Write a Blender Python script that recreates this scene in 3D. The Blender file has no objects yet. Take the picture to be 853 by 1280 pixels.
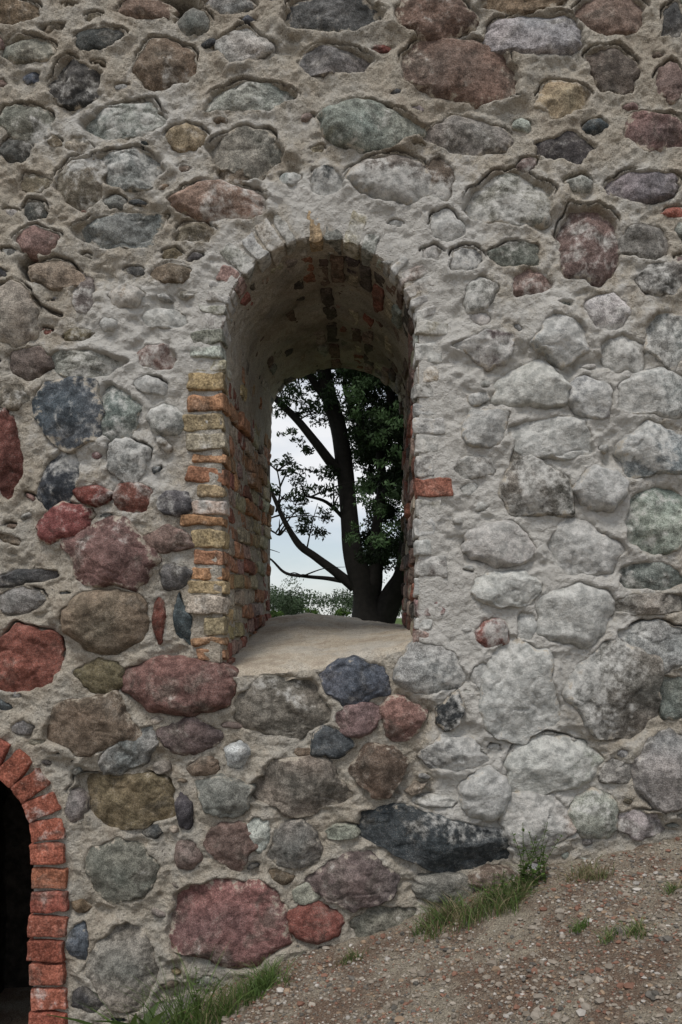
import bpy, math, numpy as np
from mathutils import Vector
np.seterr(all='ignore')
rng=np.random.default_rng(23)
S=300.0; VX,VY=471.0,790.0; EYE=1.5; D0=3.44
def wx(px): return (np.asarray(px,float)-VX)/S
def wz(py): return EYE+(VY-np.asarray(py,float))/S
def pxx(x): return x*S+VX
def pyy(z): return VY-(z-EYE)*S
# ---------------------------------------------------------------- noise
def _h(ix,iy,iz,seed):
    h=(ix*np.uint32(374761393)+iy*np.uint32(668265263)+iz*np.uint32(2246822519)+np.uint32(seed*97+13))
    h=(h^(h>>np.uint32(13)))*np.uint32(1274126177)
    h=(h^(h>>np.uint32(15)))*np.uint32(2246822519)
    h=h^(h>>np.uint32(16))
    return h.astype(np.float64)/4294967295.0
def vnoise(x,y,z,seed=0):
    x,y,z=np.broadcast_arrays(x,y,z)
    fx,fy,fz=np.floor(x),np.floor(y),np.floor(z)
    ux,uy,uz=x-fx,y-fy,z-fz
    ux=ux*ux*(3-2*ux);uy=uy*uy*(3-2*uy);uz=uz*uz*(3-2*uz)
    ix=fx.astype(np.int64).astype(np.uint32);iy=fy.astype(np.int64).astype(np.uint32);iz=fz.astype(np.int64).astype(np.uint32)
    o=np.uint32(1)
    def L(a,b,t): return a+(b-a)*t
    a=L(L(_h(ix,iy,iz,seed),_h(ix+o,iy,iz,seed),ux),L(_h(ix,iy+o,iz,seed),_h(ix+o,iy+o,iz,seed),ux),uy)
    b=L(L(_h(ix,iy,iz+o,seed),_h(ix+o,iy,iz+o,seed),ux),L(_h(ix,iy+o,iz+o,seed),_h(ix+o,iy+o,iz+o,seed),ux),uy)
    return L(a,b,uz)*2-1
def fbm(x,y,z,sc,oc=4,seed=0,g=0.5):
    s=0;a=1;t=0
    for i in range(oc):
        s=s+a*vnoise(x*sc+i*7.3,y*sc+i*3.1,z*sc-i*5.7,seed+i);t+=a;a*=g;sc*=2.03
    return s/t
def sstep(a,b,x):
    t=np.clip((x-a)/(b-a),0,1);return t*t*(3-2*t)
# ---------------------------------------------------------------- mesh helper
def make_mesh(name,V,F,mat,parent=None,smooth=True,**attrs):
    V=np.ascontiguousarray(V,dtype=np.float32);F=np.ascontiguousarray(F,dtype=np.int32)
    k=F.shape[1]
    me=bpy.data.meshes.new(name)
    me.vertices.add(len(V));me.vertices.foreach_set("co",V.ravel())
    me.loops.add(F.size);me.loops.foreach_set("vertex_index",F.ravel())
    me.polygons.add(len(F))
    me.polygons.foreach_set("loop_start",np.arange(0,F.size,k,dtype=np.int32))
    me.polygons.foreach_set("loop_total",np.full(len(F),k,dtype=np.int32))
    me.polygons.foreach_set("use_smooth",np.full(len(F),smooth,dtype=bool))
    me.update(calc_edges=True)
    for n,a in attrs.items():
        a=np.asarray(a)
        if a.ndim==2:
            at=me.attributes.new(n,'FLOAT_COLOR','POINT')
            c=np.ones((len(V),4),np.float32);c[:,:3]=a;at.data.foreach_set("color",c.ravel())
        else:
            at=me.attributes.new(n,'FLOAT','POINT');at.data.foreach_set("value",a.astype(np.float32).ravel())
    me.materials.append(mat)
    ob=bpy.data.objects.new(name,me);bpy.context.scene.collection.objects.link(ob)
    if parent: ob.parent=parent
    return ob
def empty(name):
    e=bpy.data.objects.new(name,None);bpy.context.scene.collection.objects.link(e);e.empty_display_size=.2;return e
def gridF(nr,nc):
    i=np.arange(nr*nc).reshape(nr,nc)
    return np.stack([i[:-1,:-1],i[:-1,1:],i[1:,1:],i[1:,:-1]],-1).reshape(-1,4)
class Acc:
    def __init__(s): s.V=[];s.F=[];s.A={};s.n=0
    def add(s,V,F,**a):
        s.V.append(V);s.F.append(F+s.n);s.n+=len(V)
        for k,v in a.items():
            v=np.asarray(v,float)
            if k=='Col': v=np.broadcast_to(v,(len(V),3)) if v.ndim==1 else v
            else: v=np.broadcast_to(v,(len(V),))
            s.A.setdefault(k,[]).append(v)
    def make(s,name,mat,parent=None,smooth=True):
        return make_mesh(name,np.concatenate(s.V),np.concatenate(s.F),mat,parent,smooth,**{k:np.concatenate(v) for k,v in s.A.items()})
# ---------------------------------------------------------------- materials
class NT:
    def __init__(s,mat):
        mat.use_nodes=True;s.t=mat.node_tree;s.t.nodes.clear();s.n=s.t.nodes;s.l=s.t.links
        s.out=s.n.new('ShaderNodeOutputMaterial');s.b=s.n.new('ShaderNodeBsdfPrincipled')
        s.l.new(s.b.outputs[0],s.out.inputs[0]);s.b.inputs['Roughness'].default_value=.92
        s.b.inputs['Specular IOR Level'].default_value=.2
        tc=s.n.new('ShaderNodeTexCoord');s.co=tc.outputs['Object']
    def put(s,inp,v):
        if isinstance(v,bpy.types.NodeSocket): s.l.new(v,inp)
        elif isinstance(v,(tuple,list)):
            n=len(inp.default_value);inp.default_value=(tuple(v)+(1,))[:n]
        else: inp.default_value=float(v)
    def attr(s,name,out='Fac'):
        a=s.n.new('ShaderNodeAttribute');a.attribute_name=name;return a.outputs[out]
    def noise(s,sc,det=4,ro=.6,vec=None,dist=0):
        a=s.n.new('ShaderNodeTexNoise');s.l.new(vec or s.co,a.inputs['Vector']);a.inputs['Scale'].default_value=sc
        a.inputs['Detail'].default_value=det;a.inputs['Roughness'].default_value=ro;a.inputs['Distortion'].default_value=dist;return a.outputs['Fac']
    def vor(s,sc,feat='F1',out='Distance',vec=None):
        a=s.n.new('ShaderNodeTexVoronoi');a.feature=feat;s.l.new(vec or s.co,a.inputs['Vector']);a.inputs['Scale'].default_value=sc;return a.outputs[out]
    def m(s,op,a,b=0.0,c=0.0):
        n=s.n.new('ShaderNodeMath');n.operation=op;s.put(n.inputs[0],a);s.put(n.inputs[1],b)
        if op=='MULTIPLY_ADD': s.put(n.inputs[2],c)
        return n.outputs[0]
    def mr(s,v,a,b,c=0.0,d=1.0):
        n=s.n.new('ShaderNodeMapRange');n.interpolation_type='SMOOTHSTEP';s.put(n.inputs[0],v)
        for i,x in enumerate((a,b,c,d)): s.put(n.inputs[i+1],x)
        return n.outputs[0]
    def mix(s,f,a,b,bt='MIX'):
        n=s.n.new('ShaderNodeMix');n.data_type='RGBA';n.blend_type=bt;s.put(n.inputs[0],f);s.put(n.inputs[6],a);s.put(n.inputs[7],b);return n.outputs[2]
    def scale(s,col,f):
        n=s.n.new('ShaderNodeVectorMath');n.operation='SCALE';s.put(n.inputs[0],col);s.put(n.inputs[3],f);return n.outputs[0]
    def bump(s,h,st=.5,d=.01,nrm=None):
        n=s.n.new('ShaderNodeBump');n.inputs['Strength'].default_value=st;n.inputs['Distance'].default_value=d;s.l.new(h,n.inputs['Height'])
        if nrm: s.l.new(nrm,n.inputs['Normal'])
        return n.outputs[0]
MORT=(0.44,0.392,0.318)
def stone_material(name,brick=False):
    mt=bpy.data.materials.new(name);t=NT(mt)
    col=t.attr('Col','Color')
    nf=t.noise(210 if not brick else 120,2,.7);nm=t.noise(28,5,.66);nl=t.noise(8,4,.62,dist=.5)
    f=t.m('MULTIPLY',t.mr(nf,.3,.7,.62,1.45),t.mr(nm,.32,.7,.66,1.36))
    c=t.scale(col,f)
    c=t.mix(t.mr(nl,.50,.70,0,.42),c,t.scale((.26,.235,.195),f))
    c=t.mix(t.mr(t.m('SUBTRACT',nl,t.m('MULTIPLY',nm,.6)),.20,.36,0,.5),c,t.scale(c,.5))
    if not brick:
        sp=t.mr(t.vor(230),.18,.32,.5,0);c=t.mix(sp,c,t.mix(t.mr(nm,.45,.55),(0.02,0.02,0.022),(0.40,0.37,0.34)))
    else:
        c=t.mix(t.mr(nf,.6,.75,0,.4),c,(.42,.38,.33))
    lm=t.m('ADD',t.m('MULTIPLY_ADD',nl,.55,t.m('MULTIPLY',nm,.45)),t.m('MULTIPLY',t.attr('Lime'),.36))
    lk=t.m('MULTIPLY',t.mr(lm,.62,.80,0,.85),t.mr(nf,.3,.6,.7,1.0))
    c=t.mix(lk,c,t.mix(t.mr(nm,.35,.65),(0.36,0.36,0.34),(0.62,0.61,0.575)))
    ed=t.m('ADD',t.attr('Edge'),t.m('MULTIPLY',t.m('SUBTRACT',nm,.5),2.2))
    c=t.mix(t.mr(ed,.55,.9,0,.95),c,t.scale(MORT,t.mr(nf,.2,.8,.65,1.25)))
    t.l.new(c,t.b.inputs['Base Color'])
    h=t.m('MULTIPLY_ADD',nf,.14,t.noise(38,5,.66))
    t.l.new(t.bump(h,.75,.016),t.b.inputs['Normal']);return mt
def mortar_material(name,base=MORT,rough=1.0):
    mt=bpy.data.materials.new(name);t=NT(mt)
    nf=t.noise(190,3,.75);nm=t.noise(17,6,.70,dist=.3);nl=t.noise(4,5,.66)
    c=t.scale(base,t.m('MULTIPLY',t.mr(nf,.25,.75,.6,1.4),t.mr(nm,.3,.7,.74,1.24)))
    c=t.mix(t.mr(nl,.40,.62,0,.6),c,t.scale((0.40,0.385,0.345),t.mr(nf,.2,.8,.6,1.35)))
    c=t.mix(t.mr(t.m('SUBTRACT',nm,t.m('MULTIPLY',nl,.9)),.07,.24,0,.6),c,(0.19,0.155,0.12))
    vo=t.vor(75);c=t.mix(t.mr(vo,.12,.28,.7,0),c,t.mix(t.mr(nm,.4,.6),(0.11,0.095,0.08),(0.54,0.49,0.41)))
    lm=t.m('ADD',t.m('MULTIPLY_ADD',nm,.5,t.m('MULTIPLY',nl,.5)),t.m('MULTIPLY',t.attr('Lime'),.34))
    c=t.mix(t.mr(lm,.58,.78,0,.85),c,t.mix(nm,(0.43,0.42,0.39),(0.66,0.645,0.605)))
    c=t.mix(t.mr(t.attr('Edge'),0,1,0,.85),c,(0.06,0.05,0.042))
    t.l.new(c,t.b.inputs['Base Color'])
    h=t.m('ADD',t.m('MULTIPLY_ADD',nf,.22,t.noise(40,5,.7)),t.mr(vo,.1,.35,.12,0))
    t.l.new(t.bump(h,.9*rough,.022*rough),t.b.inputs['Normal']);return mt
M_stone=stone_material('granite_fieldstone');M_brick=stone_material('weathered_brick',True)
M_mort=mortar_material('lime_mortar');M_sill=mortar_material('sill_render',(0.43,0.375,0.295),.5)
M_dark=bpy.data.materials.new('passage_painted_shade');_t=NT(M_dark);_n=_t.noise(12,6,.7)  # near-black colour paints in the shade of the enclosed passage
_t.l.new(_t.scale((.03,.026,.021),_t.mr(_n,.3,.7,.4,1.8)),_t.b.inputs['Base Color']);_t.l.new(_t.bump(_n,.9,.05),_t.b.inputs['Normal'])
# ---------------------------------------------------------------- stones
CT=dict(G=(.205,.195,.175),D=(.082,.080,.078),P=(.225,.158,.138),R=(.185,.073,.057),B=(.16,.125,.092),T=(.28,.215,.15),W=(.36,.36,.345),O=(.16,.128,.08),K=(.042,.046,.05),L=(.265,.265,.242),S=(.078,.088,.10))
ST="""20,18,66,34,0,B;37,65,64,34,0,G;125,50,60,30,5,D;182,14,68,28,0,B;243,28,40,34,0,G;290,6,66,24,0,G;303,60,62,44,0,L;205,82,78,60,0,B;95,107,72,50,5,D;415,20,118,46,0,D;545,22,98,58,0,PB;650,2,100,30,0,B;668,46,126,52,0,L;765,18,82,52,0,BP;842,28,32,48,0,D;575,88,136,74,-5,PRB;415,77,88,36,0,G;767,87,74,50,-35,DB;705,122,64,44,0,T;838,102,38,50,0,P;310,123,108,36,8,L;155,150,106,42,0,L;32,152,62,48,-25,G;20,188,42,32,0,D;235,172,46,38,0,T;305,190,92,55,0,LT;455,158,108,66,0,G;590,170,106,46,-10,G;705,185,76,34,-5,D;820,165,84,46,0,P
160,212,88,48,0,L;100,228,66,60,0,GB;46,230,42,24,0,B;45,265,34,30,0,D;278,252,122,42,0,PT;410,228,46,36,0,K;492,226,100,60,0,GB;549,222,38,58,10,B;640,252,112,62,0,G;810,235,88,42,0,G;738,308,78,92,0,P;806,305,60,46,-10,G;150,290,102,44,0,L;242,290,52,26,0,B;557,285,42,40,0,D;645,320,60,34,0,G;600,367,42,42,0,L;665,355,52,32,0,P;70,345,70,34,0,GT;300,218,60,26,0,B;215,342,50,24,0,B;825,352,58,44,20,G;15,395,70,74,0,LT;205,398,52,26,0,W;105,368,30,46,0,G;160,372,44,30,0,T;612,435,60,42,-10,PD;700,425,64,54,0,W;760,392,52,46,0,W;780,443,58,48,0,L;832,425,56,64,0,W
38,455,56,40,0,PD;102,456,84,38,0,L;195,447,50,34,0,P;85,515,86,82,8,S;147,520,58,66,0,L;207,525,46,38,0,L;605,536,52,50,0,K;665,487,92,52,0,L;738,498,60,52,0,W;818,493,90,58,0,W;690,548,104,52,0,L;815,565,88,62,0,L;8,572,38,98,0,R;74,600,48,76,-15,S;160,577,52,52,0,W;118,620,44,28,0,R;168,621,46,40,0,R;218,630,42,30,0,D;592,585,46,30,0,L;672,611,92,70,0,G;748,612,60,56,0,W;822,655,92,78,0,L;80,655,70,42,18,R;142,698,112,78,-22,RDB2;215,675,52,36,0,P;218,720,40,34,0,D;32,722,80,20,8,D;25,752,62,32,4,G;622,680,86,54,0,P;730,690,84,72,0,L;630,738,84,42,0,W;718,768,94,74,0,L;815,722,90,34,-4,L;812,755,90,30,0,G
133,778,104,72,-6,B;198,775,16,52,0,R;227,775,22,52,5,S;617,792,44,36,0,R;658,785,30,38,0,W;822,805,94,62,-5,L;35,825,92,74,-8,R;127,845,62,44,0,O;226,856,132,70,-3,RP;540,838,80,64,0,L;448,853,80,58,4,S;355,880,110,74,-2,GB;448,897,60,36,10,P;502,898,56,50,0,PR;415,926,50,40,-12,S;115,905,104,72,0,B;163,938,80,38,35,L;238,922,72,42,0,PD;295,942,32,36,0,W;645,866,98,114,0,L;765,865,104,114,0,G;564,892,32,44,-20,K;842,872,44,58,0,G;602,845,30,34,0,L
153,998,122,66,-4,O;475,962,58,62,-8,B;565,942,74,42,0,G;374,985,114,70,-4,BG;280,996,60,46,-5,G;545,1002,56,16,-6,L;690,957,118,66,0,L;605,995,62,60,0,L;772,965,46,30,0,G;830,963,76,88,0,G;670,1024,90,66,0,PW;742,1018,62,58,0,L;290,1055,58,52,0,P;370,1057,64,54,0,G;549,1052,196,62,-13,K2;235,1070,34,38,0,P;232,1014,22,42,8,D;152,1090,88,70,-4,DG;448,1101,92,64,-8,PD;290,1156,142,108,-4,RP;395,1152,68,46,-4,R;385,1116,40,28,20,G;155,1206,78,102,12,G;476,1153,84,38,12,G;98,1177,28,46,0,S;560,1112,90,40,-6,G;110,1250,44,30,0,D;620,1100,60,30,0,B;405,1200,60,30,0,G;220,1270,60,40,0,G;800,1030,60,34,0,L;30,910,30,20,0,L;95,1010,24,40,0,G;325,1040,34,40,0,W;430,1040,40,18,0,G"""
class Stn: pass
stones=[]
TH=np.linspace(0,2*math.pi,120)
def mixc(code):
    code=code.replace('2','')
    cs=[CT[k] for k in code];return np.mean(cs,0)
def outline(s,th):
    r=0
    for ph,d in zip(s.phi,s.d): r=r+np.maximum(np.cos(th-ph)/d,0)**s.m
    r=r**(-1/s.m)
    return r*(1+.035*np.sin(th*5+s.seed)+.025*np.sin(th*9+s.seed*2)+.015*np.sin(th*17+s.seed*3))*s.nrm
def add_stone(px,py,w,h,rot,code,auto=False):
    s=Stn();s.px,s.py,s.w,s.h,s.rot=px,py,w*1.13,h*1.15,math.radians(rot)
    c=mixc(code);c=c*rng.uniform(.72,1.25)*(1+rng.normal(0,.035,3));s.col=np.clip(c,.02,.6)
    ang='K' in code or 'S' in code or '2' in code or rng.random()<(.7 if auto else .55)
    k=rng.integers(5,8) if ang else rng.integers(6,9)
    s.phi=(np.arange(k)+rng.uniform(-.32,.32,k)+rng.random())*2*math.pi/k
    s.d=rng.uniform(.80,1.02,k) if not ang else rng.uniform(.76,1.0,k)
    s.m=rng.uniform(10,20) if ang else rng.uniform(5,8)
    s.ang=ang;s.seed=rng.uniform(0,90);s.nrm=1.0
    s.nrm=1.06/np.percentile(outline(s,TH),76)
    sz=min(w,h)/S
    s.prot=np.clip(sz*rng.uniform(.11,.38),.009,.075)
    if py<340: s.prot*=.60
    if px>560 and py>380: s.prot=min(s.prot*1.25,.08)
    if ang: s.prot*=.9
    s.p=rng.uniform(2.8,5.0) if not ang else rng.uniform(5,10)
    s.tilt=rng.uniform(-.24,.24,2)
    s.crack=(py<345 and rng.random()<.8) or rng.random()<.16
    s.auto=auto;s.cx=float(wx(px));s.cz=float(wz(py));stones.append(s);return s
for row in ST.replace('\n',';').split(';'):
    a=row.split(',');add_stone(*[float(v) for v in a[:5]],a[5])
X0,X1,Y0,Y1=-560,1500,-520,1430;Q=4
ny,nx=(Y1-Y0)//Q,(X1-X0)//Q
occ=np.zeros((ny,nx),bool)
gy,gx=np.mgrid[0:ny,0:nx];GX=X0+gx*Q+2;GY=Y0+gy*Q+2
def sill_line(px): return np.interp(px,[280,300,340,400,440,500,520],[846,843,840,834,826,812,806])
def in_open(px,py,e=0):
    return ((px>280-e)&(px<520+e)&(py>420)&(py<sill_line(px)+e*.5))|(((px-400)**2+(py-420)**2<(120+e)**2)&(py<=421))
LX,LY=-62,1052
def in_left(px,py,e=0):
    return ((px>LX-100-e)&(px<LX+100+e)&(py>LY))|(((px-LX)**2+(py-LY)**2<(100+e)**2)&(py<=LY+1))
occ|=in_open(GX,GY,0)
occ|=((GX>240)&(GX<562)&(GY>400)&(GY<800))|(((GX-400)**2+(GY-420)**2<158**2)&(GY<421))
occ|=in_left(GX,GY,50)
def ell(px,py,w,h,rot,g):
    x0=int(max(0,(px-w/2-h/2-g-X0)//Q));x1=int(min(nx,(px+w/2+h/2+g-X0)//Q+2));y0=int(max(0,(py-h/2-w/2-g-Y0)//Q));y1=int(min(ny,(py+h/2+w/2+g-Y0)//Q+2))
    dx=GX[y0:y1,x0:x1]-px;dy=-(GY[y0:y1,x0:x1]-py);c,s_=math.cos(rot),math.sin(rot)
    u=dx*c+dy*s_;v=-dx*s_+dy*c
    return (slice(y0,y1),slice(x0,x1)),(np.abs(u)/(w/2+g))**2.4+(np.abs(v)/(h/2+g))**2.4<1
for s in stones:
    sl,mk=ell(s.px,s.py,s.w*.95,s.h*.95,s.rot,0);occ[sl]|=mk
codes=['G','GB','L','D','K','B','P','LT','T','S','B','O','R','L']
for (lo,hi,n,view) in ((70,125,2600,False),(40,75,4000,False),(36,60,4500,True),(22,38,7000,True),(12,22,5500,True)):
    for i in range(n):
        px=rng.uniform(X0+20,X1-20);py=rng.uniform(Y0+20,Y1-20)
        inv=(-40<px<890 and -40<py<1300)
        if inv and not view: continue
        w=rng.uniform(lo,hi);h=w*rng.uniform(.34,.8);rot=rng.normal(0,18)
        if w<24 and not inv: continue
        if inv and rng.random()<(.4 if py<360 else .12): continue
        sl,mk=ell(px,py,w,h,math.radians(rot),3.0 if w>30 else 2.0)
        if mk.size==0 or (occ[sl]&mk).any(): continue
        sl,mk=ell(px,py,w,h,math.radians(rot),3);occ[sl]|=mk
        code=codes[rng.integers(len(codes))]
        if px>520 and py>380 and rng.random()<.7: code='L'
        add_stone(px,py,w,h,rot,code,True)
BL=[(150,520,110,140,.8),(200,400,80,50,.8),(400,245,95,40,.75),(600,540,120,230,.5),(770,470,140,170,.6),(650,860,110,170,.95),(740,690,150,150,.6),(552,520,38,260,.8),(285,335,40,60,.8),(490,285,70,50,.85),(630,1010,120,60,.6),(130,180,120,90,.45),(350,860,60,30,.3),(265,700,40,120,.2),(640,240,200,60,.3),(420,30,300,60,.15),(262,440,40,90,.5),(310,150,150,60,.3)]
def lime(px,py):
    L=np.full(np.shape(px),.08)
    for a,b,c,d,e in BL: L=L+e*np.exp(-((px-a)/c)**2-((py-b)/d)**2)
    return np.clip(L,0,1.1)
acc=Acc()
for s in stones:
    W,H=s.w/2/S,s.h/2/S
    vis=(-70<s.px<930 and -80<s.py<1340)
    n=int(np.clip((2*max(W,H))/(.0060 if vis else .02),9,72))
    g=np.linspace(-1,1,n);a,b=np.meshgrid(g,g)
    X=a*np.sqrt(1-b*b/2);Y=b*np.sqrt(1-a*a/2)
    rho=np.clip(np.hypot(X,Y),0,1);th=np.arctan2(Y,X)
    rr=np.clip(np.sin(rho*math.pi/2)**.9,0,1)
    R=outline(s,th)
    u=np.cos(th)*rr*R*W;v=np.sin(th)*rr*R*H
    base=-.045
    h=base+(s.prot-base)*np.clip(1-rr**s.p,0,1)**.5
    c,sn=math.cos(s.rot),math.sin(s.rot)
    x=u*c-v*sn;z=u*sn+v*c
    wgt=1-rr**5
    h=h+(s.tilt[0]*x+s.tilt[1]*z)*wgt
    sz=min(W,H)*2
    for kk in range(5 if s.ang else 2):
        pa=rng.uniform(0,6.28);sl=rng.uniform(.12,.6) if s.ang else rng.uniform(.1,.4)
        h=np.minimum(h,s.prot*rng.uniform(.85,1.05)-sl*((x*math.cos(pa)+z*math.sin(pa))-.12*sz))
    sd=s.seed
    h=h+wgt*(fbm(x/sz,h*0+sd,z/sz,1.6,2,3)*.09*sz+fbm(x,sd,z,16,4,9,.58)*.013)
    rdg=1-np.abs(fbm(x,sd+5,z,9,3,21))*2
    h=h-wgt*np.clip(rdg-.86,0,1)*.04*(1.6 if s.ang else .5)
    jx=fbm(x,sd+9,z,14,3,31)*.014;jz=fbm(x,sd+19,z,14,3,41)*.014
    px=s.cx+x+jx;pz=s.cz+z+jz
    V=np.stack([px,-h,pz],-1).reshape(-1,3)
    lm=lime(pxx(px),pyy(pz)).ravel()*rng.uniform(.5,1.25)
    ed=(sstep(.58,1.0,rr)*.55+ (.14 if s.py<345 else .03)+rng.uniform(-.2,.16)).ravel()
    cv=s.col*(1+.3*fbm(x,sd,z,7,2,51).ravel()[:,None]*np.array([1.2,.9,.8]))
    acc.add(V,gridF(n,n),Col=np.clip(cv,.015,.7),Lime=lm,Edge=ed)
wall=empty('fieldstone_castle_wall')
acc.make('fieldstones',M_stone,wall)
# ---------------------------------------------------------------- mortar height field
def axis(a,b,lo,hi,f,c):
    return np.concatenate([np.arange(a,lo,c),np.arange(lo,hi,f),np.arange(hi,b+c,c)])
xs=axis(wx(X0),wx(X1),wx(-50),wx(905),.0052,.022);zs=axis(wz(Y1),wz(Y0),wz(1320),wz(-50),.0052,.022)
XX,ZZ=np.meshgrid(xs,zs);PX,PY=pxx(XX),pyy(ZZ)
Hm=fbm(XX,0,ZZ,2.2,3,61)*.024+fbm(XX,1,ZZ*1.3,9,4,62,.58)*.020+fbm(XX,2,ZZ,45,3,63,.6)*.009
Hm-=np.clip(fbm(XX,4,ZZ*1.4,6,4,64)-.20,0,1)*.08
rad=np.hypot((PX-400)/1.0,np.where(PY<420,PY-420,0))
near=np.exp(-((rad-140)/40)**2)*(PY<800)*(PY>240)
near2=np.exp(-((rad-122)/14)**4)*(PY<835)
nearl=np.exp(-((np.hypot(PX-LX,np.where(PY<LY,PY-LY,0))-118)/30)**2)
ljamb=near*(PX<400)*(PY>440)
Hm=Hm*(1-.4*near)*(1-.85*near2)*(1-.7*nearl)+.001*near-.006*ljamb-.006*nearl
crk=np.zeros_like(Hm);lip=np.zeros_like(Hm);ins=np.zeros_like(Hm)
for s in stones:
    W,H=s.w/2/S,s.h/2/S;R0=max(W,H)*1.15+.07
    i0,i1=np.searchsorted(xs,[s.cx-R0,s.cx+R0]);j0,j1=np.searchsorted(zs,[s.cz-R0,s.cz+R0])
    if i1-i0<2 or j1-j0<2: continue
    sl=(slice(j0,j1),slice(i0,i1));dx=XX[sl]-s.cx;dz=ZZ[sl]-s.cz
    c,sn=math.cos(s.rot),math.sin(s.rot);u=(dx*c+dz*sn)/W;v=(-dx*sn+dz*c)/H
    th=np.arctan2(v,u);q=np.hypot(u,v);ro=outline(s,th);sv=q/ro
    dist=(sv-1)*np.hypot(np.cos(th)*W,np.sin(th)*H)*ro
    L=s.prot*(.62 if s.py<345 else .38)*(.5+1.2*vnoise(XX[sl]*7,s.seed,ZZ[sl]*7,5))
    wd=.020+.025*(s.prot/.07)
    l=np.where(dist>0,L*np.exp(-(dist/wd)**2),L)
    lip[sl]=np.maximum(lip[sl],l)
    ins[sl]=np.maximum(ins[sl],sstep(-.006,-.032,dist))
    if s.crack:
        wob=-.002+.005*vnoise(XX[sl]*12,s.seed,ZZ[sl]*12,8)
        up=sstep(-.1,.45,np.sin(np.arctan2(dz,dx)))*sstep(-.35,.15,vnoise(XX[sl]*6,s.seed+3,ZZ[sl]*6,18)+.2)
        cc=up*np.exp(-((dist-wob)/.0046)**2)
        crk[sl]=np.maximum(crk[sl],cc)
Hm=Hm+lip-ins*.05
for (x0,y0,x1,y1) in ((0,355,75,395),):
    tt=np.clip(((PX-x0)*(x1-x0)+(PY-y0)*(y1-y0))/((x1-x0)**2+(y1-y0)**2),0,1)
    dd=np.hypot(PX-x0-tt*(x1-x0),PY-y0-tt*(y1-y0))+6*vnoise(PX/14,1,PY/14,3)
    crk=np.maximum(crk,np.exp(-(dd/1.6)**2)*.9)
hn=5*vnoise(PX/9,2,PY/9,6)
hole=np.maximum(np.exp(-(((PX-38+hn)/11)**2+((PY-335+hn)/16)**2)**2),np.exp(-(((PX-222+hn)/24)**2+((PY-2)/12)**2)**2))
Hm=Hm-crk*.04-hole*.14
keep=~(in_open(PX,PY,3)|in_left(PX,PY,4))
F=gridF(len(zs),len(xs));km=keep.ravel()
F=F[km[F].all(1)]
V=np.stack([XX,-Hm,ZZ],-1).reshape(-1,3)
Lm=lime(PX,PY).ravel()
Ed=np.clip(crk+hole*.8,0,1).ravel()
used=np.zeros(len(V),bool);used[F.ravel()]=True;idx=np.cumsum(used)-1
make_mesh('lime_mortar_face',V[used],idx[F],M_mort,wall,True,Lime=Lm[used],Edge=Ed[used])
# ---------------------------------------------------------------- window tunnel
win=empty('arched_window_opening')
DEP=1.5
def prof(t,v):
    sp=420-20*v;rise=120-36*v;zb=850-30*v
    if t<=1: return 280,zb+(sp-zb)*t,1,0
    if t>=2: return 520,sp+(zb-sp)*(t-2),-1,0
    a=math.pi*(1-(t-1));x=400+120*math.cos(a);y=sp-rise*math.sin(a)
    n=np.array([-math.cos(a)/120,-math.sin(a)/rise]);n/=np.linalg.norm(n);return x,y,n[0],n[1]
ts=np.linspace(0,3,420);vs=np.linspace(0,1,180)
P=np.array([[prof(t,v) for v in vs] for t in ts])
X=wx(P[...,0]);Z=wz(P[...,1]);Yd=np.broadcast_to(vs*DEP,X.shape)+.002
T2=np.broadcast_to(ts[:,None],X.shape)
off=-.009+fbm(X,Yd,Z,9,4,71,.6)*.019+fbm(X,Yd,Z,40,2,72)*.006
plas=sstep(.78,.98,T2)*(1-sstep(1.25,1.5,T2))*sstep(.0,.15,vs)[None,:]
soff=sstep(1.2,1.4,T2)*(1-sstep(1.9,2.05,T2))*sstep(.0,.15,vs)[None,:]
off+=plas*(.020+.012*fbm(X,Yd,Z,4,2,73))+soff*(.011+.016*fbm(X,Yd,Z,5,2,77))
k0=sstep(-.02,.05,vs)[None,:];off=off*k0+(-.008)*(1-k0)
V3=np.stack([X+P[...,2]*off,Yd,Z+P[...,3]*off],-1)
fl=np.stack([X[:,0]-P[:,0,2]*.05,Yd[:,0]+.004,Z[:,0]-P[:,0,3]*.05],-1)[:,None]
V3=np.concatenate([fl,V3],1);V=V3.reshape(-1,3)
make_mesh('reveal_mortar',V,gridF(len(ts),len(vs)+1),M_mort,win,True,Lime=np.full(len(V),.0),Edge=np.clip(.10+np.concatenate([soff[:,:1],soff],1).ravel()*.16+fbm(V[:,0],V[:,1],V[:,2],7,3,75)*.6,0,.7))
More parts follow.
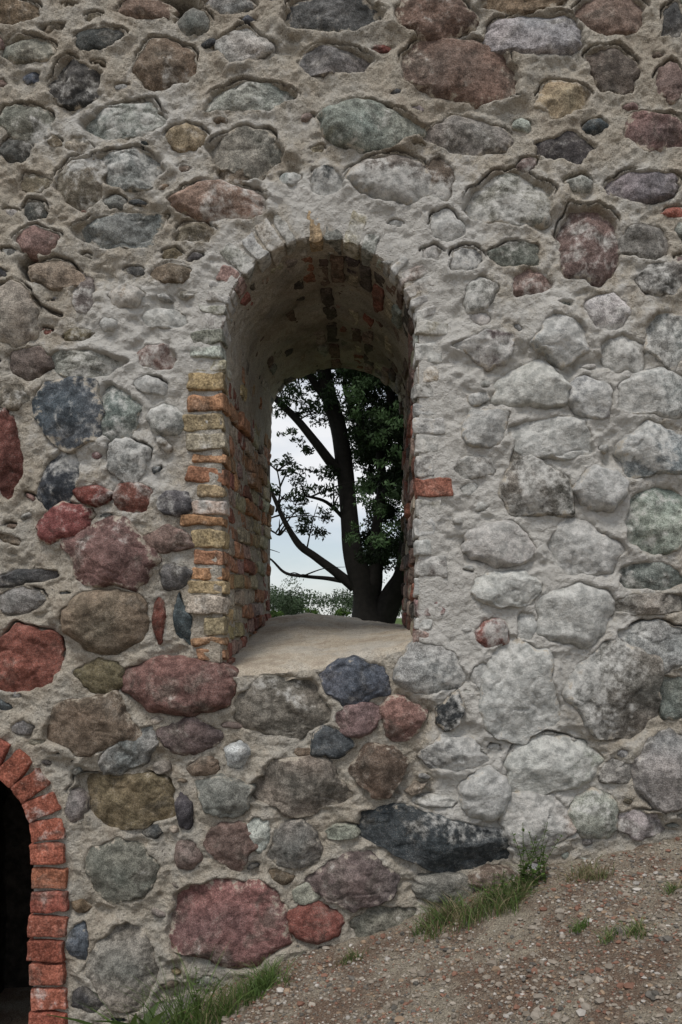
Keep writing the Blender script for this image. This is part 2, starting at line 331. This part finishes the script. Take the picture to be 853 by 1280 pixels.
def brick(acc,c,ax,half,col,lm=.2,n=7,r=.010,dis=.006,edge=.0):
    g=np.linspace(-1,1,n);a,b=np.meshgrid(g,g);o=np.ones_like(a)
    fs=[(a,b,o),(b,a,-o),(b,o,a),(a,-o,b),(o,a,b),(-o,b,a)]
    Q_=np.concatenate([np.stack(f,-1).reshape(-1,3) for f in fs]);half=np.array(half)
    Q_=np.sign(Q_)*np.abs(Q_)**.7
    p=Q_*half;rr=min(r,half.min()*.7);inn=np.clip(p,-(half-rr),half-rr);d=p-inn;ln=np.linalg.norm(d,axis=1,keepdims=True);ln[ln==0]=1
    p=inn+rr*d/ln
    w=p@np.array(ax)+np.array(c)
    sd=rng.uniform(0,50)
    w=w+np.stack([fbm(w[:,0]+sd,w[:,1],w[:,2],16,3,81+i,.6) for i in range(3)],-1)*dis*2.2
    F=np.concatenate([gridF(n,n)+i*n*n for i in range(6)])
    col=np.array(col)*(1+rng.normal(0,.05,3))*rng.uniform(.8,1.12);col=col*.82+col.mean()*.18
    e=edge+rng.uniform(-.15,.25)
    acc.add(w,F,Col=np.clip(col,.02,.7)[None,:]*np.ones((len(w),1)),Lime=lm*rng.uniform(.6,1.2),Edge=e)
BC=dict(r=(.24,.09,.06),o=(.37,.19,.09),y=(.38,.29,.145),c=(.40,.345,.25),w=(.39,.38,.35),g=(.24,.23,.20),p=(.30,.20,.165),v=(.27,.24,.15),k=(.085,.07,.06),b=(.15,.10,.075))
A=Acc()
def frame_axes(nx_,nz_,tw=.035):
    t=np.array([nz_,0,-nx_]);nn=np.array([nx_,0,nz_]);a=rng.normal(0,tw)
    t2=t*math.cos(a)+nn*math.sin(a);n2=-t*math.sin(a)+nn*math.cos(a);yv=np.array([0,1,0.])
    return [t2,n2,yv]
left="gwcyoycooycoyooycyvyycgro"
y=414;i=0
def fy(): return .062-rng.uniform(-.006,.010)
while y<812:
    hh=rng.uniform(13,25);ln=rng.choice([30,46,38,50])+rng.uniform(-6,6)
    k=left[min(i,len(left)-1)] if y<785 else rng.choice(list('or'))
    y2=min(y+hh,826)
    brick(A,(float(wx(280-ln/2+1+rng.uniform(-2,2))),fy()-.002,float(wz((y+y2)/2))),frame_axes(1,0),((y2-y)/2/S-.003,ln/2/S,.065),BC[k],.45 if k in'wgc' else .12,n=10,dis=.007,edge=.08)
    y=y2+rng.uniform(0,3);i+=1
y=414
while y<806:
    hh=rng.uniform(14,27);ln=rng.choice([28,44,38,24])+rng.uniform(-6,6);y2=y+hh;ym=(y+y2)/2
    k=rng.choice(list('wwgcw'));lmv=.8
    if 598<ym<628 or 634<ym<656: k='r';lmv=.0
    elif ym>740 and rng.random()<.5: k='p';lmv=.4
    brick(A,(float(wx(520+ln/2-1+rng.uniform(-2,2))),fy(),float(wz(ym))),frame_axes(-1,0),(hh/2/S-.002,ln/2/S,.065),BC[k],lmv,n=10,dis=.0075,edge=.20 if k!='r' else -.2)
    y=y2+rng.uniform(0,3)
a0=0.0
while a0<math.pi:
    da=rng.uniform(.09,.19);am=min(a0+da/2,math.pi-.03);t=2-am/math.pi
    x_,y_,nx_,nz_=prof(t,0);ln=rng.uniform(24,46);a_=math.pi-am
    k='w'
    if .45<a_<.72: k='p'
    elif 1.45<a_<1.62 or 1.75<a_<1.85: k='y'
    elif rng.random()<.45: k='g'
    elif rng.random()<.35: k='c'
    brick(A,(float(wx(x_-nx_*ln/2)),fy()-.001,float(wz(y_))-nz_*ln/2/S),frame_axes(nx_,nz_,.08),(da*126/2/S-.003,ln/2/S,.065),BC[k],.75 if k in'wgc' else .2,n=10,dis=.008,edge=.2)
    a0+=da
A.make('surround_bricks',M_brick,win)
A=Acc()
def reveal(t0,t1,nc,pal,lmv,ed=.1):
    for j in range(nc):
        t=t0+(t1-t0)*(j+.5)/nc;y=.125;first=True
        while y<DEP-.02:
            L=rng.uniform(.14,.28) if not(first and j%2) else .12
            first=False
            y1=min(y+L,DEP)
            if DEP-y1<.06:y1=DEP
            ym=(y+y1)/2;v=ym/DEP;x_,y_,nx_,nz_=prof(t,v)
            xa=prof(t0+(t1-t0)*j/nc,v);xb=prof(t0+(t1-t0)*(j+1)/nc,v);cw=math.hypot(xa[0]-xb[0],xa[1]-xb[1])/S
            o=.047+rng.normal(0,.008)
            brick(A,(float(wx(x_))-nx_*o,ym,float(wz(y_))-nz_*o),frame_axes(nx_,nz_),(cw/2-.004,.05,(y1-y)/2-.004),BC[pal[rng.integers(len(pal))]],lmv,n=8,dis=.008,edge=ed)
            y=y1
reveal(0.0,.62,12,'rrocropyocrpc',.22,.08);reveal(.62,1,7,'oycrocpbo',.3,.12);reveal(1,2,19,'bkgpkbrcg',.1,.15);reveal(2,3,18,'rbprkbrc',.1,.05)
A.make('reveal_bricks',M_brick,win)
# sill
xs2=np.linspace(wx(276),wx(526),150);vv=np.linspace(0,1,170)
XS,VV=np.meshgrid(xs2,vv)
PXs=pxx(XS)
zf=wz(sill_line(PXs)-2);zb=wz(np.interp(PXs,[268,300,350,400,470,532],[764,758,756,762,770,776]))
yy=.004+VV*(DEP-.004)
fr=np.clip(VV/.035,0,1)
zz=zf+(zb-zf)*np.clip((VV-.0)/1.0,0,1)**.8-(1-np.sqrt(np.clip(1-(1-fr)**2,0,1)))*.05
zz=zz+fbm(XS,yy,zz*0,5,3,91)*.020+fbm(XS,yy,zz*0,26,3,92)*.007
cr=np.exp(-((PXs-(392+30*VV+14*vnoise(XS*9,yy*6,0*XS,7)))/.9)**2)*(VV>.15)*(VV<.9)*.4
V=np.stack([XS,yy,zz],-1).reshape(-1,3)
make_mesh('rendered_sill',V,gridF(*XS.shape),M_sill,win,True,Lime=np.full(len(V),.05),Edge=cr.ravel())
# ---------------------------------------------------------------- wall back, top, sides
O=[(float(wx(prof(t,1)[0])),float(wz(prof(t,1)[1]))) for t in np.linspace(0,3,60)]
for q in np.linspace(0,1,8)[1:-1]: O.append((O[59][0]+(O[0][0]-O[59][0])*q,O[0][1]))
xl,xr,zb_,zt=float(xs[0]),float(xs[-1]),float(zs[0]),float(zs[-1])
cx_,cz_=-.2,float(wz(600));V=[];nO=len(O)
for a,b in O:
    dx,dz=a-cx_,b-cz_;k1=min([((xr-cx_) if dx>0 else (xl-cx_))/dx if abs(dx)>1e-6 else 1e9,((zt-cz_) if dz>0 else (zb_-cz_))/dz if abs(dz)>1e-6 else 1e9])
    V.append((a,DEP+.004,b));V.append((cx_+dx*k1,DEP+.004,cz_+dz*k1))
F=[(2*i,2*i+1,2*((i+1)%nO)+1,2*((i+1)%nO)) for i in range(nO)]
V=np.array(V);make_mesh('wall_back_face',V,np.array(F),M_mort,wall,False,Lime=np.full(len(V),.2),Edge=np.zeros(len(V)))
V=np.array([(xl,.03,zt),(xr,.03,zt),(xr,DEP+.1,zt),(xl,DEP+.1,zt),(xl,.03,zb_),(xl,DEP+.1,zb_),(xr,.03,zb_),(xr,DEP+.1,zb_)])
make_mesh('wall_top_and_ends',V,np.array([(0,1,2,3),(0,3,5,4),(1,6,7,2)]),M_mort,wall,False,Lime=np.full(8,.2),Edge=np.zeros(8))
# ---------------------------------------------------------------- brick archway lower left
arch=empty('brick_archway')
A=Acc()
def abrick(px,py,nx_,nz_,tw,k):
    brick(A,(float(wx(px)),.118-rng.uniform(-.004,.012),float(wz(py))),frame_axes(nx_,nz_,.02),(tw/2/S,23/S*rng.uniform(.92,1.03),.13),np.array((.33,.095,.05))*k,rng.choice([.0,.1,.35]),n=12,r=.008,dis=.005,edge=-.02)
na=13
for j in range(na):
    a=math.pi*(j+.5)/na
    abrick(LX+123*math.cos(a),LY-123*math.sin(a),-math.cos(a),-math.sin(a),math.pi*123/na-3.0,rng.uniform(.7,1.15))
y=LY+2
while y<1425:
    for sgn in(1,-1): abrick(LX+sgn*123+rng.uniform(-2,2),y+13,-sgn,0,26.5,rng.uniform(.7,1.15))
    y+=30
A.make('arch_bricks',M_brick,arch)
ang=np.linspace(0,math.pi,50)
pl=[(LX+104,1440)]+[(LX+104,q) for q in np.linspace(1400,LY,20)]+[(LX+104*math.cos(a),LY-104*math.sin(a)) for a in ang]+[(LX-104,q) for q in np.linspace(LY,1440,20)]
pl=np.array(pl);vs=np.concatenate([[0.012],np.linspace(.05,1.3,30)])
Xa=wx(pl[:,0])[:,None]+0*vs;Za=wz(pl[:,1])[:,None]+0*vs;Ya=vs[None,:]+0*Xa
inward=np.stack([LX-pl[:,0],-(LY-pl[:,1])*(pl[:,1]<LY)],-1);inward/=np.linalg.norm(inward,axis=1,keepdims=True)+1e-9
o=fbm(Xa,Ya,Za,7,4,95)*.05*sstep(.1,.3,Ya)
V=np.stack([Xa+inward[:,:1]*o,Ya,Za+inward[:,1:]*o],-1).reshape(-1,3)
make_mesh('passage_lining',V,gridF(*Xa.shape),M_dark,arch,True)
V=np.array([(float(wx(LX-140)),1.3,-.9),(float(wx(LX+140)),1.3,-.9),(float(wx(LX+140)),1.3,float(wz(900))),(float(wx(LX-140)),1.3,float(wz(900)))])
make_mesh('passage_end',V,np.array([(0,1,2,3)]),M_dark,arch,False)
# ---------------------------------------------------------------- ground
gpx=np.array([-3000,-600,0,100,200,280,350,430,510,600,700,800,853,1000,1500,4000]);gpy=np.array([1440,1420,1388,1345,1290,1240,1206,1183,1152,1118,1085,1058,1046,1005,900,860])
def ground_z(x,y):
    f=wz(np.interp(pxx(x),gpx,gpy))
    f=(f-.1)*sstep(-25,-1.5,y)+.1+ .035*np.exp(-(y/.12)**2)*(y<.3) -0.02
    bk=.65+2.2*sstep(15,95,y)+.25*np.sin(x*.05+1)*sstep(10,60,y)+.006*np.clip(x,0,60)*sstep(20,90,y)
    m_=1-sstep(-1.25,-1.05,x)
    w=sstep(.15+1.3*m_,1.4+1.6*m_,y)
    return f*(1-w)+bk*w
def gdet(x,y): return fbm(x,y,0*x,3,3,101)*.035+fbm(x,y,0*x,18,4,102,.6)*.016+fbm(x,y,0*x,60,2,103)*.006
def geo(a,b,n): return np.geomspace(a,b,n)
gxs=np.concatenate([-1.6-geo(.03,600,60)[::-1],np.arange(-1.6,2.0,.008),2.0+geo(.03,600,60)])
gys=np.concatenate([-2.2-geo(.03,600,50)[::-1],np.arange(-2.2,.12,.009),.12+geo(.05,1500,90)])
GXX,GYY=np.meshgrid(gxs,gys)
nearw=((np.abs(GXX-.2)<2.5)&(GYY>-3)&(GYY<.3)).astype(float)
GZ=ground_z(GXX,GYY)+nearw*gdet(GXX,GYY)
mt=bpy.data.materials.new('gravel_soil');t=NT(mt)
nf=t.noise(150,4,.78);n2=t.noise(3.5,6,.72);vo=t.vor(105)
c=t.mix(t.mr(n2,.40,.60),(0.19,0.135,0.098),(0.33,0.29,0.225))
c=t.scale(c,t.mr(nf,.3,.7,.45,1.5))
c=t.mix(t.mr(vo,.0,.42,.7,0),c,t.mix(t.mr(t.noise(70,1),.35,.65),(0.13,0.08,0.06),(0.45,0.41,0.35)))
sep=t.n.new('ShaderNodeSeparateXYZ');t.l.new(t.co,sep.inputs[0])
gr=t.mix(t.mr(t.noise(.6,6,.7),.35,.65),(0.05,0.085,0.02),(0.10,0.14,0.04))
c=t.mix(t.mr(sep.outputs['Y'],1.6,2.2),c,gr)
t.l.new(c,t.b.inputs['Base Color'])
t.l.new(t.bump(t.m('SUBTRACT',nf,t.m('MULTIPLY',vo,.8)),.9,.012),t.b.inputs['Normal'])
make_mesh('ground',np.stack([GXX,GYY,GZ],-1).reshape(-1,3),gridF(*GXX.shape),mt)
ico_t=(1+5**.5)/2
IV=np.array([(-1,ico_t,0),(1,ico_t,0),(-1,-ico_t,0),(1,-ico_t,0),(0,-1,ico_t),(0,1,ico_t),(0,-1,-ico_t),(0,1,-ico_t),(ico_t,0,-1),(ico_t,0,1),(-ico_t,0,-1),(-ico_t,0,1)]);IV/=np.linalg.norm(IV[0])
IF=np.array([(0,11,5),(0,5,1),(0,1,7),(0,7,10),(0,10,11),(1,5,9),(5,11,4),(11,10,2),(10,7,6),(7,1,8),(3,9,4),(3,4,2),(3,2,6),(3,6,8),(3,8,9),(4,9,5),(2,4,11),(6,2,10),(8,6,7),(9,8,1)])
N=56000
gx_=rng.uniform(-1.5,1.9,N);gy_=rng.uniform(-1.9,-.02,N)
sz=rng.lognormal(math.log(.0038),.52,N);sz=np.clip(sz,.0018,.016)
dens=vnoise(gx_*4,gy_*4,0*gx_,5);kp=rng.random(N)<.55+.6*dens;gx_,gy_,sz=gx_[kp],gy_[kp],sz[kp];N=len(sz)
gz_=ground_z(gx_,gy_)+gdet(gx_,gy_)
sc3=sz[:,None]*rng.uniform(.6,1.3,(N,3))*np.array([1.1,1.1,.7]);a=rng.uniform(0,6.28,N);ca,sa=np.cos(a)[:,None],np.sin(a)[:,None]
Vp=IV[None]*sc3[:,None,:]*rng.uniform(.8,1.2,(N,12,1));Vr=np.stack([Vp[...,0]*ca-Vp[...,1]*sa,Vp[...,0]*sa+Vp[...,1]*ca,Vp[...,2]],-1)
Vr+=np.stack([gx_,gy_,gz_+sz*.3],-1)[:,None]
pc=np.array([(.25,.215,.175),(.22,.12,.085),(.34,.30,.25),(.13,.12,.105),(.29,.21,.145),(.46,.43,.39)])[rng.choice(6,N,p=[.33,.18,.22,.12,.10,.05])]*rng.uniform(.7,1.2,(N,1))
def simple_attr_mat(name,rough=.9,transl=0,spec=.2,sc=60):
    mt=bpy.data.materials.new(name);t=NT(mt);c=t.attr('Col','Color')
    if sc: c=t.scale(c,t.mr(t.noise(sc,3,.6),.3,.7,.7,1.3))
    t.l.new(c,t.b.inputs['Base Color'])
    t.b.inputs['Roughness'].default_value=rough;t.b.inputs['Specular IOR Level'].default_value=spec
    if transl:
        tr=t.n.new('ShaderNodeBsdfTranslucent');t.l.new(c,tr.inputs[0]);mx=t.n.new('ShaderNodeMixShader');mx.inputs[0].default_value=transl
        t.l.new(t.b.outputs[0],mx.inputs[1]);t.l.new(tr.outputs[0],mx.inputs[2]);t.l.new(mx.outputs[0],t.out.inputs[0])
    return mt
make_mesh('gravel',Vr.reshape(-1,3),(IF[None]+12*np.arange(N)[:,None,None]).reshape(-1,3),simple_attr_mat('pebble_stone',sc=0),None,False,Col=np.repeat(pc,12,0))
# ---------------------------------------------------------------- grass tufts
M_grass=simple_attr_mat('grass_blades',.6,.3,.3,0)
def tuft(name,px,yd,n,spread,L,cols,wdt=.0022,lean=.5,broad=0):
    A=Acc();x0=(px-VX)/S*(D0+yd)/D0
    ctr=[(rng.normal(0,spread*.8),rng.normal(0,spread*.35)) for _ in range(max(3,n//35))]
    for i in range(n):
        cx0,cy0=ctr[rng.integers(len(ctr))]
        bx=x0+cx0+rng.normal(0,spread*.3);by=min(yd+cy0+rng.normal(0,spread*.2),-.012);bz=float(ground_z(np.array(bx),np.array(by)))-.005
        l=L*rng.uniform(.3,1.15);d=rng.uniform(0,6.28);le=rng.uniform(.1,lean)*l;w=wdt*rng.uniform(.6,1.3);k=6
        q=np.linspace(0,1,k);cx=bx+math.cos(d)*le*q**1.8;cy=by+math.sin(d)*le*q**1.8;cz=bz+l*q*(1-.25*lean*q)
        cy=np.minimum(cy,-.055)
        ww=w*(1-q**2.2)+.0002
        if broad: ww=w*np.sin(np.clip(q*.9+.08,0,1)*math.pi)**.8+.0004
        fa=rng.uniform(0,3.14);sx,sy=math.cos(fa),math.sin(fa)*.5
        V=np.concatenate([np.stack([cx-sx*ww,cy-sy*ww,cz],-1),np.stack([cx+sx*ww,cy+sy*ww,cz+ww*.3],-1)])
        F=np.array([(j,j+1,k+j+1,k+j) for j in range(k-1)])
        A.add(V,F,Col=np.array(cols[rng.integers(len(cols))])*rng.uniform(.7,1.3))
    return A.make(name,M_grass)
def weed(name,px,yd,L,n):
    A=Acc();x0=(px-VX)/S*(D0+yd)/D0
    for i in range(n):
        bx=x0+rng.normal(0,.035);by=yd+rng.normal(0,.012);bz=float(ground_z(np.array(bx),np.array(by)))-.005
        l=L*rng.uniform(.5,1.1);lx=rng.normal(0,.22)*l;ly=-abs(rng.normal(0,.1))*l
        q=np.linspace(0,1,8);cx=bx+lx*q**1.6;cy=by+ly*q;cz=bz+l*q;w=.0013
        V=np.concatenate([np.stack([cx-w,cy,cz],-1),np.stack([cx+w,cy,cz],-1)]);A.add(V,np.array([(j,j+1,9+j,8+j) for j in range(7)]),Col=np.array((.08,.11,.035)))
        for j in range(int(l/.008)):
            u=rng.uniform(.12,1);p=np.array([bx+lx*u**1.6,by+ly*u,bz+l*u]);d=rng.uniform(0,6.28);a=np.array([math.cos(d),math.sin(d)*.7,rng.uniform(-.1,.7)]);a/=np.linalg.norm(a)
            b=np.cross(a,np.array([0,0,1.]));b/=np.linalg.norm(b);s_=rng.uniform(.012,.026)*(1.25-.6*u)
            V=np.stack([p,p+a*s_*.5+b*s_*.32,p+a*s_,p+a*s_*.5-b*s_*.32]);V[:,1]=np.minimum(V[:,1],-.055)
            A.add(V,np.array([(0,1,2,3)]),Col=np.array((.10,.17,.04))*rng.uniform(.6,1.3))
    return A.make(name,M_grass,None,False)
gn=[(.09,.15,.035),(.12,.18,.05),(.07,.12,.03)];dry=[(.26,.22,.125),(.19,.16,.09),(.12,.155,.055)]
tuft('grass_tuft',605,-.15,650,.12,.13,dry+gn,.0016,1.3)
tuft('grass_tuft',545,-.14,320,.07,.11,gn+dry[:2],.0016,1.2)
tuft('grass_tuft',660,-.14,220,.07,.13,gn+dry,.0016,1.2)
tuft('grass_tuft',740,-.16,200,.07,.08,dry,.0015,1.3)
tuft('grass_tuft',318,-.17,480,.07,.14,gn,.0018,1.2)
tuft('grass_tuft',262,-.24,320,.07,.20,gn+dry[:1],.0018,1.0)
tuft('grass_tuft',212,-.22,220,.07,.36,gn,.0020,.8)
tuft('grass_tuft',785,-.75,200,.045,.06,gn+dry[:1],.0014,1.1)
tuft('grass_tuft',830,-.5,110,.04,.055,gn+dry[:1],.0014,1.1)
tuft('grass_tuft',715,-.6,70,.03,.05,gn,.0014,1.1)
tuft('grass_tuft',420,-.13,100,.05,.06,gn+dry,.0015,1.2)
tuft('broadleaf_weed',178,-.22,44,.06,.33,gn,.017,1.1,1)
weed('tall_weed',662,-.11,.26,14)
weed('tall_weed',628,-.13,.14,9)
weed('tall_weed',240,-.20,.26,9)
# ---------------------------------------------------------------- tree
TD=10.0;tk=1033/(D0+TD)
def tx(px): return (px-VX)/tk
def tz(py): return EYE+(VY-py)/tk
tree=empty('ash_tree')
A=Acc()
def tube(pts,ns=10):
    pts=np.array(pts,float);n=len(pts);q=np.linspace(0,n-1,(n-1)*6+1);i=np.clip(q.astype(int),0,n-2);f=(q-i)[:,None]
    p0=pts[np.maximum(i-1,0)];p1=pts[i];p2=pts[i+1];p3=pts[np.minimum(i+2,n-1)]
    C=.5*((2*p1)+(-p0+p2)*f+(2*p0-5*p1+4*p2-p3)*f**2+(-p0+3*p1-3*p2+p3)*f**3)
    c=C[:,:3];r=np.maximum(C[:,3],.004);c=c+np.stack([vnoise(c[:,2]*1.3,c[:,0],i*0.,3),vnoise(c[:,2]*1.3,c[:,0],i*0.,4),0*r],-1)*np.minimum(r,.06)[:,None]*1.2
    tg=np.gradient(c,axis=0);tg/=np.linalg.norm(tg,axis=1,keepdims=True)
    up=np.array([.1,1,.05]);a=np.cross(tg,up);a/=np.linalg.norm(a,axis=1,keepdims=True);b=np.cross(tg,a)
    th=np.linspace(0,2*math.pi,ns,endpoint=False)
    V=c[:,None]+(a[:,None]*np.cos(th)[None,:,None]+b[:,None]*np.sin(th)[None,:,None])*(r[:,None]*(1+.12*np.sin(th[None,:]*3+c[:,2:3]*2)))[...,None]
    m=len(c);I=np.arange(m*ns).reshape(m,ns);J=np.roll(I,-1,1)
    A.add(V.reshape(-1,3),np.stack([I[:-1],J[:-1],J[1:],I[1:]],-1).reshape(-1,4),Col=np.array((.011,.0095,.008)))
    return c
def P_(l,dy=0): return [(tx(a),TD+e,tz(b),r*.88/tk) for e,(a,b,r) in zip(np.linspace(0,1,len(l))*dy,l)]
limbs=[]
limbs.append(tube(P_([(474,880,40),(468,800,34),(454,748,19),(442,705,15),(437,640,12.5),(430,570,12),(415,500,11),(404,440,9),(394,370,7),(400,280,5),(395,200,3)])))
limbs.append(tube(P_([(470,800,24),(486,745,17),(504,712,14),(522,640,12),(545,560,10),(560,460,7),(590,360,5),(600,280,3)],.2)))
limbs.append(tube(P_([(458,750,15),(467,700,9),(474,630,7),(480,560,6),(486,480,6),(495,400,6),(505,300,5),(500,200,3)],.6)))
limbs.append(tube(P_([(440,735,8),(418,715,6.5),(395,697,5.5),(375,682,5),(358,655,3.6),(345,625,2.8),(330,590,2),(300,560,1.4)],-.3)))
limbs.append(tube(P_([(434,728,4),(410,724,3),(385,722,2.4),(360,718,2),(340,700,1.2),(310,690,.8)],-.5)))
limbs.append(tube(P_([(426,590,8),(408,572,7),(388,550,6),(370,526,5.2),(350,506,4.5),(325,480,4),(290,430,3),(260,380,2)],-.4)))
limbs.append(tube(P_([(345,640,1.6),(352,615,1.2),(349,590,.9)],-.3),6))
limbs.append(tube(P_([(360,655,1.4),(352,670,1.1),(345,668,.9)],-.3),6))
for l in [[(480,560,7),(450,520,5),(430,470,3.5),(440,400,2.5)],[(545,560,7),(600,520,5),(680,480,3.5),(740,470,2)],[(412,500,6),(370,440,4),(330,360,3),(320,300,2)],[(476,620,5),(500,590,4),(530,580,3),(570,600,2)],[(432,650,3),(410,630,2.4),(385,625,1.6)],[(495,400,6),(560,350,4),(630,330,3),(680,300,2)],[(560,460,5),(640,420,4),(720,400,2.5)]]:
    limbs.append(tube(P_(l,rng.uniform(-1.5,1.5)),8))
for i in range(90):
    l=limbs[rng.integers(0,len(limbs))];s0=l[rng.integers(len(l)//3,len(l))]
    d=np.array([rng.normal(0,1),rng.normal(0,1),rng.uniform(-.2,.9)]);d/=np.linalg.norm(d);Ln=rng.uniform(.3,1.1)
    tube([(*s0,.016),(*(s0+d*Ln*.5+np.array((0,0,.05))),.010),(*(s0+d*Ln),.004)],5)
M_bark=simple_attr_mat('bark',sc=14);A.make('trunk_and_limbs',M_bark,tree)
M_leaf=simple_attr_mat('ash_leaves',.6,.15,.12,0)
def leaves(C,n_per,rad,size,colf):
    k=len(C);pts=np.repeat(C,n_per,0);n=len(pts)
    d=rng.normal(0,1,(n,3));d/=np.linalg.norm(d,axis=1,keepdims=True);pts=pts+d*(rng.random((n,1))**.5)*np.repeat(rad,n_per)[:,None]*np.array([1,1,.65])
    a=rng.normal(0,1,(n,3));a[:,2]-=.6;a/=np.linalg.norm(a,axis=1,keepdims=True);b=np.cross(a,rng.normal(0,1,(n,3)));b/=np.linalg.norm(b,axis=1,keepdims=True)
    L=size*rng.uniform(.6,1.3,(n,1));V=np.stack([pts-a*L,pts+b*L*.36,pts+a*L,pts-b*L*.36],1)
    F=np.arange(4*n).reshape(n,4);col=np.repeat(colf(C),n_per,0)*rng.uniform(.7,1.35,(n,1))
    return V.reshape(-1,3),F,np.repeat(col,4,0)
C=[];Rr=[];Dn=[];Lt=[]
def cl(px,py,dy,r,dn=1,lt=1): C.append((tx(px),TD+dy,tz(py)));Rr.append(r);Dn.append(dn);Lt.append(lt)
for i in range(320):
    a=rng.normal(0,1,3);a/=np.linalg.norm(a);q=rng.random()**.4
    px=530+a[0]*q*230;py=400+a[2]*q*215;dy=a[1]*q*2.6
    if px<440 and py>450: continue
    cl(px,py,dy,rng.uniform(.22,.5))
for i in range(480):
    px=rng.uniform(440,640);py=rng.uniform(450,750)
    if py>590 and px<456: continue
    if py>700 and px<504: continue
    if rng.random()<.1: continue
    cl(px,py,rng.uniform(-1.0,2.8),rng.uniform(.15,.30),1.7)
for i in range(40): cl(rng.uniform(438,520),rng.uniform(480,690),rng.uniform(-1.6,-.9),rng.uniform(.10,.2),1.0,2.2)
for i in range(28): cl(rng.uniform(364,426),rng.uniform(584,668),rng.uniform(-.4,1),rng.uniform(.10,.19),.8)
for i in range(75): cl(rng.uniform(335,440),rng.uniform(448,516),rng.uniform(-1,1),rng.uniform(.09,.18),.75,1.3)
for i in range(26): cl(rng.uniform(338,402),rng.uniform(515,600),rng.uniform(-1,1),rng.uniform(.06,.12),.8)
for i in range(10): cl(rng.uniform(346,380),rng.uniform(615,645),rng.uniform(-1,1),rng.uniform(.06,.1))
for i in range(40): cl(rng.uniform(220,420),rng.uniform(250,450),rng.uniform(-1.5,1.5),rng.uniform(.2,.4))
C=np.array(C);Rr=np.array(Rr)
npers=np.clip((Rr/.3)**2*260*np.array(Dn),22,480).astype(int)
AL=Acc()
for lo in range(0,len(C)):
    V,F,cc=leaves(C[lo:lo+1],int(npers[lo]),Rr[lo:lo+1],.040,lambda C:np.array([(.017,.029,.012)])*Lt[lo]*rng.uniform(.5,1.8,(len(C),1)));AL.add(V,F,Col=cc)
AL.make('foliage',M_leaf,tree,False)
A2=Acc()
for i in range(260):
    far=i<170
    y=rng.uniform(95,125) if far else rng.uniform(48,70)
    x=rng.uniform(-70,70)
    g=float(ground_z(np.array(x),np.array(y)));hgt=rng.uniform(3.4,6.4) if far else rng.uniform(.7,1.6)
    R=hgt*rng.uniform(.5,.8)
    if not far and -.3<x*10/y<2.5: continue
    c0=np.array([[x,y,g+hgt*.5]]);sub=c0+rng.normal(0,1,(7,3))*R*np.array([.5,.5,.3])
    base=np.array([(.05,.072,.04)]) if far else np.array([(.05,.085,.02)])
    V,F,cc=leaves(sub,110,np.full(7,R*.55),.20 if far else .11,lambda C:base*rng.uniform(.6,1.5,(len(C),1)));A2.add(V,F,Col=cc)
A2.make('distant_trees',M_leaf,None,False)
# ---------------------------------------------------------------- world + sun
sc=bpy.context.scene
w=bpy.data.worlds.new('World');sc.world=w;w.use_nodes=True;nt=w.node_tree;nt.nodes.clear()
o=nt.nodes.new('ShaderNodeOutputWorld');bg=nt.nodes.new('ShaderNodeBackground');sky=nt.nodes.new('ShaderNodeTexSky');sky.sky_type='NISHITA';sky.sun_disc=False
EL,AZ=math.radians(60),math.radians(200)
sky.sun_elevation=EL;sky.sun_rotation=AZ
tc=nt.nodes.new('ShaderNodeTexCoord');mp=nt.nodes.new('ShaderNodeMapping');mp.inputs['Scale'].default_value=(1,1,2.5);nz=nt.nodes.new('ShaderNodeTexNoise');nz.inputs['Scale'].default_value=3.2;nz.inputs['Detail'].default_value=6
mr=nt.nodes.new('ShaderNodeMapRange');mr.inputs[1].default_value=.40;mr.inputs[2].default_value=.60;mr.inputs[3].default_value=.35;mr.inputs[4].default_value=.97
mx=nt.nodes.new('ShaderNodeMix');mx.data_type='RGBA';mx.inputs[7].default_value=(8.2,8.3,8.5,1)
nt.links.new(tc.outputs['Generated'],mp.inputs[0]);nt.links.new(mp.outputs[0],nz.inputs['Vector']);nt.links.new(nz.outputs['Fac'],mr.inputs[0]);nt.links.new(mr.outputs[0],mx.inputs[0]);nt.links.new(sky.outputs[0],mx.inputs[6])
nt.links.new(mx.outputs[2],bg.inputs[0]);bg.inputs[1].default_value=.11;nt.links.new(bg.outputs[0],o.inputs[0])
sl=bpy.data.lights.new('sun','SUN');sl.energy=1.9;sl.angle=math.radians(16);sl.color=(1,.95,.89)
so=bpy.data.objects.new('sun',sl);sc.collection.objects.link(so)
dirv=Vector((math.sin(AZ)*math.cos(EL),math.cos(AZ)*math.cos(EL),math.sin(EL)))
so.rotation_euler=dirv.to_track_quat('Z','Y').to_euler();so.location=dirv*20
cd=bpy.data.cameras.new('camera');cam=bpy.data.objects.new('camera',cd);sc.collection.objects.link(cam);sc.camera=cam
cam.location=(0,-D0,EYE);cam.rotation_euler=(math.radians(90),0,0)
cd.sensor_fit='VERTICAL';cd.sensor_height=22.3;cd.lens=22.3*1033/1280;cd.shift_x=-44.5/1280;cd.shift_y=150/1280;cd.clip_end=5000;cd.clip_start=.05
sc.view_settings.view_transform='Standard';sc.view_settings.look='None';sc.view_settings.exposure=0
print('stones',len(stones))
